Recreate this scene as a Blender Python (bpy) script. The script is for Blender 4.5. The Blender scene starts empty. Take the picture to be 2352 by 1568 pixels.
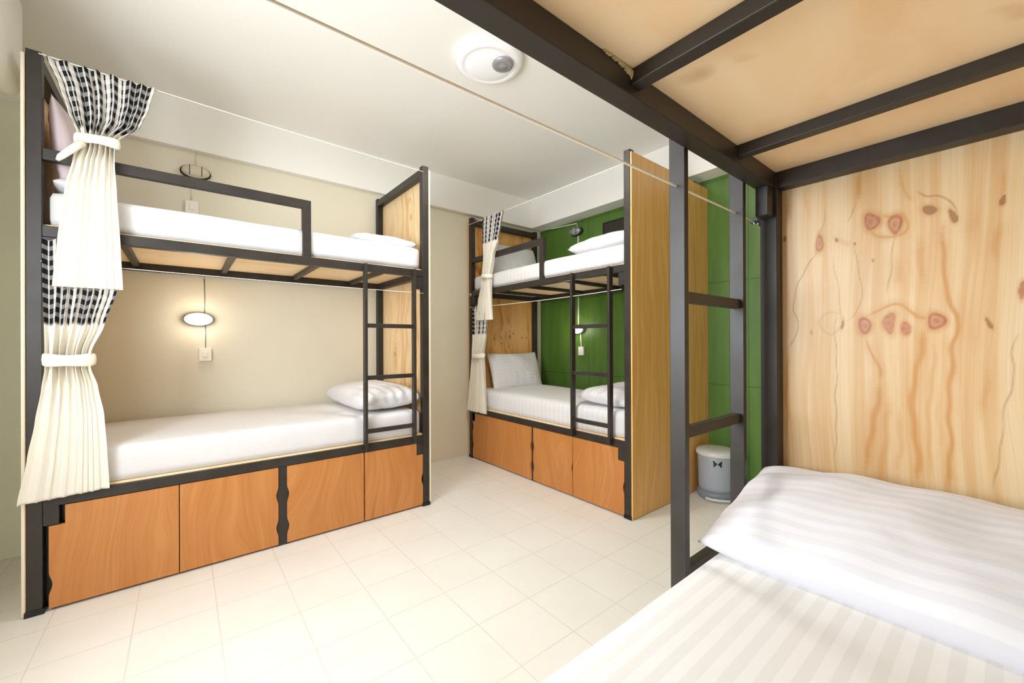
import bpy, bmesh, math, random
from mathutils import Matrix, Vector, noise
random.seed(7)
scene = bpy.context.scene
COL = scene.collection
PI = math.pi

# ------------------------------------------------------------------ helpers
def lin(r, g, b):
    def f(c):
        c /= 255.0
        return c / 12.92 if c <= 0.04045 else ((c + 0.055) / 1.055) ** 2.4
    return (f(r), f(g), f(b), 1.0)

class NT:
    """small node-tree builder"""
    def __init__(self, name):
        self.m = bpy.data.materials.new(name); self.m.use_nodes = True
        self.t = self.m.node_tree; self.n = self.t.nodes
        self.bsdf = self.n.get('Principled BSDF')
    def add(self, typ, **kw):
        nd = self.n.new(typ)
        for k, v in kw.items(): setattr(nd, k, v)
        return nd
    def set(self, sock, v):
        if isinstance(v, bpy.types.NodeSocket): self.t.links.new(v, sock)
        elif v is not None: sock.default_value = v
    def math(self, op, a, b=None, c=None):
        nd = self.add('ShaderNodeMath', operation=op)
        self.set(nd.inputs[0], a); self.set(nd.inputs[1], b)
        if c is not None: self.set(nd.inputs[2], c)
        return nd.outputs[0]
    def vec(self, op, a, b=None):
        nd = self.add('ShaderNodeVectorMath', operation=op)
        self.set(nd.inputs[0], a); self.set(nd.inputs[1], b)
        return nd.outputs['Value'] if op in ('LENGTH', 'DOT_PRODUCT') else nd.outputs[0]
    def comb(self, x, y, z):
        nd = self.add('ShaderNodeCombineXYZ')
        for s, v in zip(nd.inputs, (x, y, z)): self.set(s, v)
        return nd.outputs[0]
    def sep(self, v):
        nd = self.add('ShaderNodeSeparateXYZ'); self.set(nd.inputs[0], v); return nd.outputs
    def coord(self, which='Object'):
        return self.add('ShaderNodeTexCoord').outputs[which]
    def noise(self, v, scale=5, detail=3, rough=0.5, dist=0.0):
        nd = self.add('ShaderNodeTexNoise')
        self.set(nd.inputs['Vector'], v); nd.inputs['Scale'].default_value = scale
        nd.inputs['Detail'].default_value = detail; nd.inputs['Roughness'].default_value = rough
        nd.inputs['Distortion'].default_value = dist
        return nd.outputs['Fac']
    def ramp(self, fac, stops):
        nd = self.add('ShaderNodeValToRGB'); self.set(nd.inputs[0], fac)
        el = nd.color_ramp.elements
        while len(el) < len(stops): el.new(0.5)
        for e, (p, c) in zip(el, stops): e.position = p; e.color = c
        return nd.outputs[0]
    def mix(self, fac, a, b, blend='MIX'):
        nd = self.add('ShaderNodeMix', data_type='RGBA', blend_type=blend)
        self.set(nd.inputs['Factor'], fac); self.set(nd.inputs[6], a); self.set(nd.inputs[7], b)
        return nd.outputs[2]
    def bump(self, h, strength=0.2, dist=0.01):
        nd = self.add('ShaderNodeBump'); self.set(nd.inputs['Height'], h)
        nd.inputs['Strength'].default_value = strength; nd.inputs['Distance'].default_value = dist
        self.t.links.new(nd.outputs[0], self.bsdf.inputs['Normal'])
    def out(self, color, rough=0.5, metal=0.0, spec=0.5):
        self.set(self.bsdf.inputs['Base Color'], color); self.set(self.bsdf.inputs['Roughness'], rough)
        self.set(self.bsdf.inputs['Metallic'], metal); self.bsdf.inputs['Specular IOR Level'].default_value = spec
        return self.m

# ------------------------------------------------------------------ materials
def plain(name, col, rough=0.5, metal=0.0, var=0.06, scale=6.0, bump=0.0, spec=0.5):
    k = NT(name); co = k.coord()
    f = k.noise(co, scale, 3)
    d = tuple(c * (1 - var) for c in col[:3]) + (1,)
    u = tuple(min(1, c * (1 + var)) for c in col[:3]) + (1,)
    c = k.ramp(f, [(0.3, d), (0.7, u)])
    if bump: k.bump(k.noise(co, scale * 30, 2), bump, 0.002)
    return k.out(c, rough, metal, spec)

def wood_knots(name, knots, base, mid, dark, knotcol, freq=9.0, seed=0.0, axis='y', rough=0.45, seam=None):
    """veneer with grain that flows round knots; knots = (y, z, size, strength, swing)"""
    k = NT(name); co = k.coord(); x, y, z = k.sep(co)
    if axis == 'x': y = x
    p = k.comb(y, z, 0.0)
    f = k.math('MULTIPLY', y, freq)
    low = k.noise(k.comb(k.math('MULTIPLY', y, 2.0), k.math('MULTIPLY', z, 0.9), seed + 3), 2.2, 2)
    f = k.math('ADD', f, k.math('MULTIPLY', low, 1.6))
    mask = None; ring = None; halo = None
    for (ky, kz, size, strength, swing) in knots:
        d = k.vec('SUBTRACT', p, (ky, kz, 0))
        w = k.vec('LENGTH', k.vec('MULTIPLY', d, (1 / (size * 1.7), 1 / (size * 6.0), 0)))
        g = k.math('POWER', math.e, k.math('MULTIPLY', k.math('MULTIPLY', w, w), -1.0))
        f = k.math('ADD', f, k.math('MULTIPLY', g, swing))
        if strength > 0:
            q = k.vec('LENGTH', k.vec('MULTIPLY', d, (1 / (size * 0.62), 1 / (size * 0.8), 0)))
            q = k.math('ADD', q, k.math('MULTIPLY', k.math('SUBTRACT', k.noise(co, 45, 2), 0.5), 0.7))
            m = k.math('MULTIPLY', k.math('SMOOTH_MIN', k.math('MAXIMUM', k.math('MULTIPLY_ADD', q, -2.2, 2.9), 0.0), 1.0, 0.1), strength)
            mask = m if mask is None else k.math('MAXIMUM', mask, m)
            rg = k.math('MULTIPLY', k.math('COMPARE', q, 0.78, 0.16), strength)
            ring = rg if ring is None else k.math('MAXIMUM', ring, rg)
            hl = k.math('MULTIPLY', k.math('POWER', math.e, k.math('MULTIPLY', k.math('MULTIPLY', q, q), -0.22)), strength)
            halo = hl if halo is None else k.math('MAXIMUM', halo, hl)
    bands = k.noise(k.comb(f, k.math('MULTIPLY', z, 0.35), seed), 1.0, 2, 0.5)
    col = k.ramp(bands, [(0.28, base), (0.40, mid), (0.43, base), (0.50, base), (0.56, mid), (0.60, dark), (0.62, mid), (0.66, base), (0.72, mid), (0.735, dark), (0.76, base)])
    fine = k.noise(k.comb(k.math('MULTIPLY', f, 9.0), k.math('MULTIPLY', z, 1.3), seed + 7), 1.6, 3, 0.6)
    col = k.mix(k.math('MULTIPLY', k.ramp(fine, [(0.52, (0, 0, 0, 1)), (0.72, (1, 1, 1, 1))]), 0.35), col, mid)
    if mask is not None:
        col = k.mix(k.math('MULTIPLY', halo, 0.55), col, mid)
        kc = k.mix(k.ramp(k.noise(co, 70, 2), [(0.4, (0, 0, 0, 1)), (0.65, (1, 1, 1, 1))]), knotcol, tuple(c * 0.55 for c in knotcol[:3]) + (1,))
        col = k.mix(k.math('MULTIPLY', mask, 0.85), col, kc)
        col = k.mix(k.math('MULTIPLY', ring, 0.35), col, tuple(c * 0.5 for c in knotcol[:3]) + (1,))
    fib = k.noise(k.comb(k.math('MULTIPLY', f, 30.0), k.math('MULTIPLY', z, 2.0), seed + 11), 1.5, 2, 0.6)
    col = k.mix(k.math('MULTIPLY', k.ramp(fib, [(0.5, (0, 0, 0, 1)), (0.8, (1, 1, 1, 1))]), 0.30), col, dark)
    if seam:
        col = k.mix(k.math('MULTIPLY', k.math('LESS_THAN', k.math('ABSOLUTE', k.math('SUBTRACT', y, seam)), 0.0009), 0.6), col, dark)
    k.bump(fine, 0.05, 0.001)
    return k.out(col, rough)

def laminate(name, base, mid, dark, axis='x', freq=7.0, rough=0.38):
    """vertical-grained wood laminate, different on every board"""
    k = NT(name); co = k.coord(); x, y, z = k.sep(co)
    a = x if axis == 'x' else y
    rnd = k.math('MULTIPLY', k.add('ShaderNodeObjectInfo').outputs['Random'], 37.0)
    big = k.noise(k.comb(k.math('MULTIPLY', a, 2.2), k.math('MULTIPLY', z, 0.9), rnd), 1.2, 1)
    f = k.math('ADD', k.math('MULTIPLY', a, freq), k.math('MULTIPLY', big, 3.2))
    b = k.noise(k.comb(f, k.math('MULTIPLY', z, 0.35), rnd), 1.6, 3, 0.55)
    col = k.ramp(b, [(0.3, base), (0.5, mid), (0.62, base), (0.75, dark)])
    fine = k.noise(k.comb(k.math('MULTIPLY', f, 12.0), k.math('MULTIPLY', z, 2.5), rnd), 1.4, 3, 0.6)
    col = k.mix(k.math('MULTIPLY', k.ramp(fine, [(0.45, (0, 0, 0, 1)), (0.8, (1, 1, 1, 1))]), 0.5), col, dark)
    k.bump(fine, 0.04, 0.001)
    return k.out(col, rough)

M = {}
def metal(name, col, rough):
    k = NT(name); co = k.coord()
    f = k.noise(co, 9, 3)
    c = k.ramp(f, [(0.3, tuple(v * 0.8 for v in col[:3]) + (1,)), (0.7, tuple(v * 1.25 for v in col[:3]) + (1,))])
    k.bump(k.noise(co, 160, 2), 0.06, 0.001)
    return k.out(c, k.math('MULTIPLY_ADD', f, 0.2, rough - 0.1), 0.0, 0.42)
M['steel'] = metal('dark_painted_steel', lin(46, 41, 37), 0.44)
M['black'] = metal('black_plastic', lin(22, 21, 21), 0.35)
M['chrome'] = plain('chrome', lin(190, 190, 192), 0.2, 1.0, 0.02)
M['cream'] = plain('cream_paint', lin(228, 219, 200), 0.75, var=0.02, scale=2, bump=0.03)
M['wall'] = plain('wall_paint', lin(227, 221, 202), 0.8, var=0.025, scale=1.5, bump=0.04)
M['sage'] = plain('sage_daylight_and_conduit', lin(226, 228, 210), 0.75, var=0.02, scale=2, bump=0.03)  # greenish daylight on the back wall, put into the colour; conduits use it too
M['ceiling'] = plain('ceiling_paint', lin(244, 242, 237), 0.85, var=0.012, scale=1.2, bump=0.03)
M['white_plastic'] = plain('white_plastic', lin(238, 235, 226), 0.4, var=0.01)
M['grey_plastic'] = plain('grey_blue_plastic', lin(158, 165, 176), 0.42, var=0.03)
M['grey_dark'] = plain('slate_plastic', lin(122, 132, 142), 0.45, var=0.03)
M['lid'] = plain('pale_lid_plastic', lin(205, 206, 202), 0.35, var=0.02)
M['glue'] = plain('glue', lin(190, 178, 136), 0.5, var=0.2, scale=60)

def deckwood():
    k = NT('birch_plywood'); co = k.coord(); x, y, z = k.sep(co)
    f = k.noise(k.comb(k.math('MULTIPLY', x, 1.2), k.math('MULTIPLY', y, 3.0), z), 2.0, 4, 0.55, 0.6)
    col = k.ramp(f, [(0.3, lin(249, 226, 190)), (0.5, lin(247, 219, 178)), (0.68, lin(241, 207, 162))])
    sp = k.noise(co, 5.5, 2, 0.4)
    col = k.mix(k.math('MULTIPLY', k.ramp(sp, [(0.70, (0, 0, 0, 1)), (0.78, (1, 1, 1, 1))]), 0.5), col, lin(172, 118, 66))
    return k.out(col, 0.55)
M['deck'] = deckwood()
PB, PM, PD, PK = lin(230, 208, 172), lin(222, 188, 140), lin(196, 138, 78), lin(172, 98, 66)
def pine():
    # the figure of this board (growth rings, knots) sits in the mesh attribute 'figure'
    k = NT('knotty_pine_ply'); co = k.coord(); x, y, z = k.sep(co)
    at = k.add('ShaderNodeAttribute', attribute_name='figure').outputs['Color']
    sp = k.add('ShaderNodeSeparateColor'); k.set(sp.inputs[0], at); o, d, kn = sp.outputs
    wav = k.noise(k.comb(k.math('MULTIPLY', y, 1.5), k.math('MULTIPLY', z, 0.5), 4.0), 2.5, 1)
    f = k.math('ADD', k.math('MULTIPLY', y, 14.0), k.math('MULTIPLY', wav, 1.2))
    b = k.noise(k.comb(f, k.math('MULTIPLY', z, 0.45), 1.7), 1.5, 3, 0.6)
    col = k.ramp(b, [(0.28, lin(224, 202, 166)), (0.46, lin(218, 190, 146)), (0.58, lin(208, 170, 120)), (0.72, lin(222, 196, 156))])
    fib = k.noise(k.comb(k.math('MULTIPLY', f, 22.0), k.math('MULTIPLY', z, 1.6), 3.0), 1.5, 3, 0.65)
    col = k.mix(k.math('MULTIPLY', k.ramp(fib, [(0.45, (0, 0, 0, 1)), (0.8, (1, 1, 1, 1))]), 0.45), col, lin(196, 152, 98))
    col = k.mix(k.math('MULTIPLY', o, k.math('MULTIPLY_ADD', fib, 0.5, 0.72)), col, lin(192, 136, 66))
    col = k.mix(k.math('MULTIPLY', d, 0.85), col, lin(142, 92, 48))
    kc = k.mix(k.ramp(k.noise(co, 90, 2), [(0.35, (0, 0, 0, 1)), (0.7, (1, 1, 1, 1))]), lin(184, 104, 56), lin(150, 78, 36))
    col = k.mix(kn, col, kc)
    k.bump(fib, 0.05, 0.001)
    return k.out(col, 0.42)
M['pine'] = pine()
M['ply_light'] = wood_knots('light_plywood', [(0.3, 2.2, .03, .4, 1.2), (.62, 1.1, .03, .5, -1.2), (.2, .9, .03, .3, 1)], lin(240, 215, 172), lin(234, 200, 150), lin(216, 172, 116), PK, 6.0, 5.1)
streaks = [(.33, 1.24, .016, 1, .8), (.42, 1.25, .013, .8, .6), (.55, 1.26, .022, 1, -1), (.60, 1.30, .016, 1, .6), (.73, 1.25, .013, .9, .5), (.80, 1.25, .013, .9, -.5), (.45, 2.15, .03, .5, 1.2)]
M['ply_warm'] = wood_knots('warm_plywood', streaks, lin(224, 178, 110), lin(214, 160, 88), lin(186, 122, 56), lin(140, 84, 34), 8.0, 2.2)
M['door'] = laminate('orange_laminate', lin(194, 132, 72), lin(184, 118, 58), lin(162, 98, 44), 'x', 7.0)
M['gold'] = laminate('golden_oak_laminate', lin(242, 194, 124), lin(230, 172, 98), lin(198, 134, 66), 'y', 12.0)

def tiles():
    k = NT('floor_tiles'); co = k.coord(); x, y, z = k.sep(co)
    def grout(v, off):
        t = k.math('DIVIDE', k.math('SUBTRACT', v, off), 0.2845)
        fr = k.math('FRACT', k.math('ADD', t, 100.0))
        return k.math('MINIMUM', fr, k.math('SUBTRACT', 1.0, fr))
    e = k.math('MINIMUM', grout(x, 0.972), grout(y, 1.148))
    g = k.math('LESS_THAN', e, 0.0075)
    n = k.noise(co, 3.0, 4, 0.6)
    col = k.ramp(n, [(0.3, lin(226, 222, 214)), (0.7, lin(231, 228, 221))])
    # per-tile tint
    ix = k.math('FLOOR', k.math('DIVIDE', k.math('SUBTRACT', x, 0.972), 0.2845)); iy = k.math('FLOOR', k.math('DIVIDE', k.math('SUBTRACT', y, 1.148), 0.2845))
    wn = k.add('ShaderNodeTexWhiteNoise'); k.set(wn.inputs['Vector'], k.comb(ix, iy, 0.0))
    col = k.mix(k.math('MULTIPLY', wn.outputs[0], 0.10), col, lin(220, 213, 202))
    col = k.mix(k.math('MULTIPLY', g, k.math('MULTIPLY_ADD', n, 0.9, 0.15)), col, lin(198, 191, 180))
    k.bump(k.math('SUBTRACT', 1.0, g), 0.12, 0.002)
    return k.out(col, k.math('MULTIPLY_ADD', n, 0.25, 0.28), 0, 0.45)
M['tiles'] = tiles()

def greenwall():
    k = NT('green_boarded_wall'); co = k.coord(); x, y, z = k.sep(co)
    def seam(v, off, pitch, w):
        fr = k.math('FRACT', k.math('ADD', k.math('DIVIDE', k.math('SUBTRACT', v, off), pitch), 50.0))
        e = k.math('MINIMUM', fr, k.math('SUBTRACT', 1.0, fr))
        return k.math('LESS_THAN', k.math('MULTIPLY', e, pitch), w)
    s = k.math('MAXIMUM', seam(y, 2.89, 0.80, 0.004), seam(z, 0.845, 0.84, 0.004))
    n = k.noise(k.comb(k.math('MULTIPLY', y, 5.0), k.math('MULTIPLY', z, 0.8), 0.0), 2.0, 3)
    col = k.ramp(n, [(0.3, lin(72, 106, 36)), (0.7, lin(88, 124, 48))])
    col = k.mix(k.math('MULTIPLY', s, 0.55), col, lin(34, 58, 20))
    k.bump(k.math('SUBTRACT', 1.0, s), 0.3, 0.004)
    return k.out(col, 0.42)
M['green'] = greenwall()

def sheet(name, pitch, axis, col=(238, 237, 238), stripe=(224, 222, 222), wr=0.25, scale=5.0):
    k = NT(name); co = k.coord(); xyz = k.sep(co); v = xyz['XYZ'.index(axis)]
    s = k.math('MULTIPLY_ADD', k.math('SINE', k.math('MULTIPLY', v, 2 * PI / pitch)), 3.0, 0.5)
    s = k.math('MINIMUM', k.math('MAXIMUM', s, 0.0), 1.0)
    c = k.mix(s, lin(*col), lin(*stripe))
    n = k.noise(co, scale, 3, 0.5, 0.8)
    k.bump(n, wr, 0.03)
    k.bsdf.inputs['Sheen Weight'].default_value = 0.15
    return k.out(c, k.math('MULTIPLY_ADD', s, 0.2, 0.6), 0, 0.3)
M['sheet'] = sheet('white_sateen', 0.05, 'Y', (218, 217, 218), (214, 212, 213), 0.30)
M['sheet_near'] = sheet('striped_sateen', 0.037, 'Y', (227, 226, 226), (219, 218, 217), 0.12, 3.0)
M['pillow'] = sheet('white_pillowcase', 0.036, 'Y', (219, 218, 221), (216, 215, 219), 0.35, 7.0)
M['pillow_near'] = sheet('striped_pillowcase', 0.034, 'X', (219, 219, 224), (212, 212, 219), 0.16, 6.0)
M['pillow_pink'] = sheet('pale_pink_pillowcase', 0.03, 'Y', (222, 206, 208), (216, 199, 202), 0.3, 6.0)

def curtain_mat():
    k = NT('cream_curtain_with_gingham_band'); uv = k.coord('UV'); u, v, _ = k.sep(uv)
    def sq(a, p, duty=0.5):
        return k.math('LESS_THAN', k.math('FRACT', k.math('ADD', k.math('DIVIDE', a, p), 20.0)), duty)
    a = sq(u, 0.040); b = sq(v, 0.043, 0.55)
    s = k.math('ADD', k.math('MULTIPLY', a, 0.60), k.math('MULTIPLY', k.math('MULTIPLY', a, b), 0.40))
    s = k.math('ADD', s, k.math('MULTIPLY', k.math('MULTIPLY', b, k.math('SUBTRACT', 1.0, a)), 0.14))
    ging = k.ramp(s, [(0.0, lin(238, 233, 226)), (0.14, lin(222, 218, 212)), (0.60, lin(140, 139, 140)), (1.0, lin(28, 29, 34))])
    weave = k.noise(k.comb(k.math('MULTIPLY', u, 60.0), k.math('MULTIPLY', v, 60.0), 0.0), 4.0, 2)
    cream = k.ramp(weave, [(0.3, lin(245, 240, 229)), (0.7, lin(250, 247, 239))])
    band = k.math('LESS_THAN', v, 0.29)
    c = k.mix(band, cream, ging)
    k.bump(weave, 0.05, 0.001)
    tr = k.add('ShaderNodeBsdfTranslucent'); k.set(tr.inputs[0], c)
    mx = k.add('ShaderNodeMixShader'); mx.inputs[0].default_value = 0.3
    m = k.out(c, 0.8, 0, 0.2)
    k.t.links.new(k.bsdf.outputs[0], mx.inputs[1]); k.t.links.new(tr.outputs[0], mx.inputs[2])
    k.t.links.new(mx.outputs[0], k.n['Material Output'].inputs[0])
    return m
M['curtain'] = curtain_mat()
M['tie'] = plain('cream_cotton', lin(243, 236, 221), 0.8, var=0.03, scale=20)
M['wire'] = plain('white_curtain_wire', lin(240, 236, 226), 0.45, var=0.02)

def glow(name, col, strength, base=(240, 236, 226)):
    k = NT(name); k.out(lin(*base), 0.35)
    k.bsdf.inputs['Emission Color'].default_value = col; k.bsdf.inputs['Emission Strength'].default_value = strength
    return k.m
M['lit'] = glow('lit_diffuser', (1.0, 0.93, 0.78, 1), 1.6)
M['unlit'] = plain('ribbed_glass_diffuser', lin(206, 198, 174), 0.25, var=0.05)
M['dome'] = glow('frosted_glass_dome', (1.0, 0.98, 0.95, 1), 0.10, (236, 236, 238))
M['finial'] = plain('grey_finial', lin(165, 163, 168), 0.3, 0.4, 0.05)

# ------------------------------------------------------------------ mesh builder
class MB:
    def __init__(self): self.bm = bmesh.new(); self.bm.loops.layers.uv.new('UVMap')
    def box(self, x0, x1, y0, y1, z0, z1, bevel=0.0, seg=2):
        t = bmesh.new()
        bmesh.ops.create_cube(t, size=1.0)
        bmesh.ops.scale(t, vec=(x1 - x0, y1 - y0, z1 - z0), verts=t.verts)
        bmesh.ops.translate(t, vec=((x0 + x1) / 2, (y0 + y1) / 2, (z0 + z1) / 2), verts=t.verts)
        if bevel: bmesh.ops.bevel(t, geom=t.edges[:], offset=bevel, segments=seg, profile=0.5, affect='EDGES')
        self.merge(t); return self
    def merge(self, t):
        me = bpy.data.meshes.new('t'); t.to_mesh(me); t.free(); self.bm.from_mesh(me); bpy.data.meshes.remove(me)
    def tube(self, pts, r, seg=8):
        pts = [Vector(p) for p in pts]; rings = []
        for i, p in enumerate(pts):
            d = (pts[min(i + 1, len(pts) - 1)] - pts[max(i - 1, 0)]).normalized()
            up = Vector((0, 0, 1)) if abs(d.z) < 0.9 else Vector((1, 0, 0))
            a = d.cross(up).normalized(); b = d.cross(a)
            rr = r[i] if isinstance(r, (list, tuple)) else r
            rings.append([self.bm.verts.new(p + rr * (math.cos(2 * PI * k / seg) * a + math.sin(2 * PI * k / seg) * b)) for k in range(seg)])
        for r0, r1 in zip(rings, rings[1:]):
            for k in range(seg): self.bm.faces.new((r0[k], r0[(k + 1) % seg], r1[(k + 1) % seg], r1[k]))
        self.bm.faces.new(rings[0][::-1]); self.bm.faces.new(rings[-1]); return self
    def lathe(self, prof, c=(0, 0, 0), seg=40, sx=1.0, sy=1.0, axis='z', caps=True):
        rings = []
        for r, h in prof:
            ring = []
            for k in range(seg):
                a = 2 * PI * k / seg; u, v = r * sx * math.cos(a), r * sy * math.sin(a)
                p = {'z': (u, v, h), 'y': (u, -h, v), 'x': (-h, u, v)}[axis]
                ring.append(self.bm.verts.new((c[0] + p[0], c[1] + p[1], c[2] + p[2])))
            rings.append(ring)
        for r0, r1 in zip(rings, rings[1:]):
            for k in range(seg): self.bm.faces.new((r0[k], r0[(k + 1) % seg], r1[(k + 1) % seg], r1[k]))
        if caps: self.bm.faces.new(rings[0][::-1]); self.bm.faces.new(rings[-1])
        return self
    def prism(self, outline, y0, y1):
        """outline in (x, z), extruded along y"""
        a = [self.bm.verts.new((x, y0, z)) for x, z in outline]; b = [self.bm.verts.new((x, y1, z)) for x, z in outline]
        n = len(a)
        self.bm.faces.new(a); self.bm.faces.new(b[::-1])
        for i in range(n): self.bm.faces.new((a[i], b[i], b[(i + 1) % n], a[(i + 1) % n]))
        return self
    def build(self, name, mat, parent=None, smooth=False, loc=(0, 0, 0), rot=(0, 0, 0)):
        bmesh.ops.recalc_face_normals(self.bm, faces=self.bm.faces)
        me = bpy.data.meshes.new(name); self.bm.to_mesh(me); self.bm.free()
        for m in (mat if isinstance(mat, (list, tuple)) else [mat]): me.materials.append(m)
        if smooth: me.polygons.foreach_set('use_smooth', [True] * len(me.polygons))
        o = bpy.data.objects.new(name, me); COL.objects.link(o)
        o.location = loc; o.rotation_euler = rot
        if parent: o.parent = parent
        return o

def tag(o, label, cat, group=None):
    o['label'] = label; o['category'] = cat
    if group: o['group'] = group
    return o
def empty(name, loc=(0, 0, 0), rot=(0, 0, 0), parent=None):
    o = bpy.data.objects.new(name, None); COL.objects.link(o); o.location = loc; o.rotation_euler = rot
    o.empty_display_size = 0.1
    if parent: o.parent = parent
    return o
def struct(o): o['kind'] = 'structure'; return o
def bx(name, mat, parent, *b, bevel=0.002, **kw): return MB().box(*b, bevel=bevel).build(name, mat, parent, **kw)

# ------------------------------------------------------------------ the room
XL, XR, YB, ZC = -0.85, 3.42, 3.65, 2.88
struct(bx('floor', M['tiles'], None, -3.2, 3.6, -2.5, 3.8, -0.1, 0.0, bevel=0))
struct(bx('ceiling', M['ceiling'], None, -3.2, 3.6, -2.5, 3.8, ZC, ZC + 0.1, bevel=0))
struct(bx('wall_back', M['wall'], None, XL - 0.15, XR + 0.15, YB, YB + 0.12, 0, ZC, bevel=0))
struct(bx('wall_right', M['green'], None, XR, XR + 0.12, -2.5, YB, 0, ZC, bevel=0))
struct(bx('wall_front', M['wall'], None, -0.55, XR, -0.60, -0.475, 0, ZC, bevel=0))
# left wall with its window opening (beyond the frame on the camera's left)
wl = MB(); wl.box(XL - 0.15, XL, 1.95, YB, 0, ZC); wl.box(XL - 0.15, XL, 0.55, 1.95, 0, 0.85); wl.box(XL - 0.15, XL, 0.55, 1.95, 2.3, ZC)
struct(wl.build('wall_left', M['wall']))
struct(bx('trim_1', M['ceiling'], None, XL, XR - 0.19, YB - 0.055, YB, 2.553, ZC, bevel=0))
struct(bx('trim_2', M['ceiling'], None, XR - 0.19, XR, -2.5, YB, 2.553, ZC, bevel=0))
struct(bx('daylight_tint_strip', M['sage'], None, XL, -0.552, 3.53, YB, 0, 2.553, bevel=0.004))  # added strip, its sage colour stands in for daylight tinting the back wall

# ------------------------------------------------------------------ bunk beds
D = 0.93
def door_outline(x0, x1, z0, z1, notch=(), cut=None):
    """door board outline; notch = ('l'|'r', z) finger scoops, cut = 'l'|'r' top corner cut out round the bracket"""
    def scoop(side, zc, up):
        x, s = (x0, 1) if side == 'l' else (x1, -1)
        pts = []
        for i in range(13):
            t = -1 + 2 * i / 12
            pts.append((x + s * 0.011 * (math.cos(t * PI) * 0.5 + 0.5), zc + t * 0.055))
        return pts if up else pts[::-1]
    pts = [(x0, z0), (x1, z0)]
    for s, z in sorted([n for n in notch if n[0] == 'r'], key=lambda n: n[1]): pts += scoop('r', z, True)
    if cut == 'r': pts += [(x1, z1 - 0.085), (x1 - 0.05, z1 - 0.085), (x1 - 0.05, z1)]
    else: pts += [(x1, z1)]
    if cut == 'l': pts += [(x0 + 0.05, z1), (x0 + 0.05, z1 - 0.085), (x0, z1 - 0.085)]
    else: pts += [(x0, z1)]
    for s, z in sorted([n for n in notch if n[0] == 'l'], key=lambda n: -n[1]): pts += scoop('l', z, False)
    return pts

def bunk(loc, rotz, L, label, ladder_x, guard, doors, slats, ends, stile):
    r = empty('bunk_bed', loc, (0, 0, rotz)); tag(r, label, 'bunk bed', 'steel framed bunk beds of the dormitory')
    s = M['steel']; T = 0.048
    for px in (0, L - T):
        for py in (0, D - T):
            p = bx('post', s, r, px, px + T, py, py + T, 0.012, 2.50)
            bx('foot', M['black'], p, px - 0.006, px + T + 0.006, py - 0.006, py + T + 0.006, 0, 0.024)
    for z0, z1 in ((0.47, 0.52), (1.68, 1.73)):
        bx('side_rail', s, r, T, L - T, 0, 0.045, z0, z1)
        bx('side_rail', s, r, T, L - T, D - 0.045, D, z0, z1)
        for px in (0, L - T): bx('end_rail', s, r, px + 0.001, px + T - 0.001, T, D - T, z0, z1)
    for px in (0, L - T): bx('end_rail', s, r, px + 0.001, px + T - 0.001, T, D - T, 2.43, 2.485)
    for z0, z1 in ((0.385, 0.47), (1.59, 1.68)):
        bx('corner_bracket', s, r, T, T + 0.05, 0.004, 0.04, z0, z1)
        bx('corner_bracket', s, r, L - T - 0.05, L - T, 0.004, 0.04, z0, z1)
    for x in slats: bx('slat', s, r, x - 0.016, x + 0.016, 0.045, D - 0.045, 1.70, 1.73)
    for z in (0.52, 1.73): bx('deck_board', M['deck'], r, T * 0.6, L - T * 0.6, 0.03 if z > 1 else 0.016, D - 0.03, z, z + 0.010, bevel=0.001)
    if guard:
        a, b = guard
        g = MB().box(a, b, 0.004, 0.042, 2.026, 2.076, 0.002)
        e = b if a < L / 2 else a + 0.048
        g.box(e - 0.048, e, 0.004, 0.042, 1.73, 2.028, 0.002)
        g.build('guard_rail', s, r)
    lad = empty('ladder', (0, 0, 0), parent=r)
    for x in ladder_x: bx('upright', s, lad, x, x + 0.019, -0.042, 0, 0.485, 1.725)
    for z in (0.61, 0.966, 1.314): bx('rung', s, lad, min(ladder_x) + 0.019, max(ladder_x), -0.034, -0.010, z - 0.014, z + 0.014)
    if stile: bx('center_stile', s, r, stile[0], stile[1], 0.012, 0.05, 0.0, 0.47)
    for d in doors:
        MB().prism(door_outline(*d[:2], 0.012, 0.466, *d[2:]), 0.004, 0.022).build('cabinet_door', M['door'], r)
    bx('cabinet_back', M['black'], r, T, L - T, 0.055, 0.065, 0.002, 0.47, bevel=0)
    for i, (mi, mo, depth) in enumerate(ends):
        x0, x1 = ((-0.014, -0.002) if i == 0 else (L + 0.002, L + 0.014))
        xi, xo = ((x1, x0) if i == 0 else (x0, x1))
        y0 = 0.004
        pn = bx('end_panel', mi, r, min(xi, xi * .8 + xo * .2), max(xi, xi * .8 + xo * .2), y0, depth, 0.004, 2.478, bevel=0)
        bx('outer_sheet', mo, pn, min(xo, xi * .8 + xo * .2), max(xo, xi * .8 + xo * .2), y0 - (0.002), depth, 0.004, 2.478, bevel=0)
    return r

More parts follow.
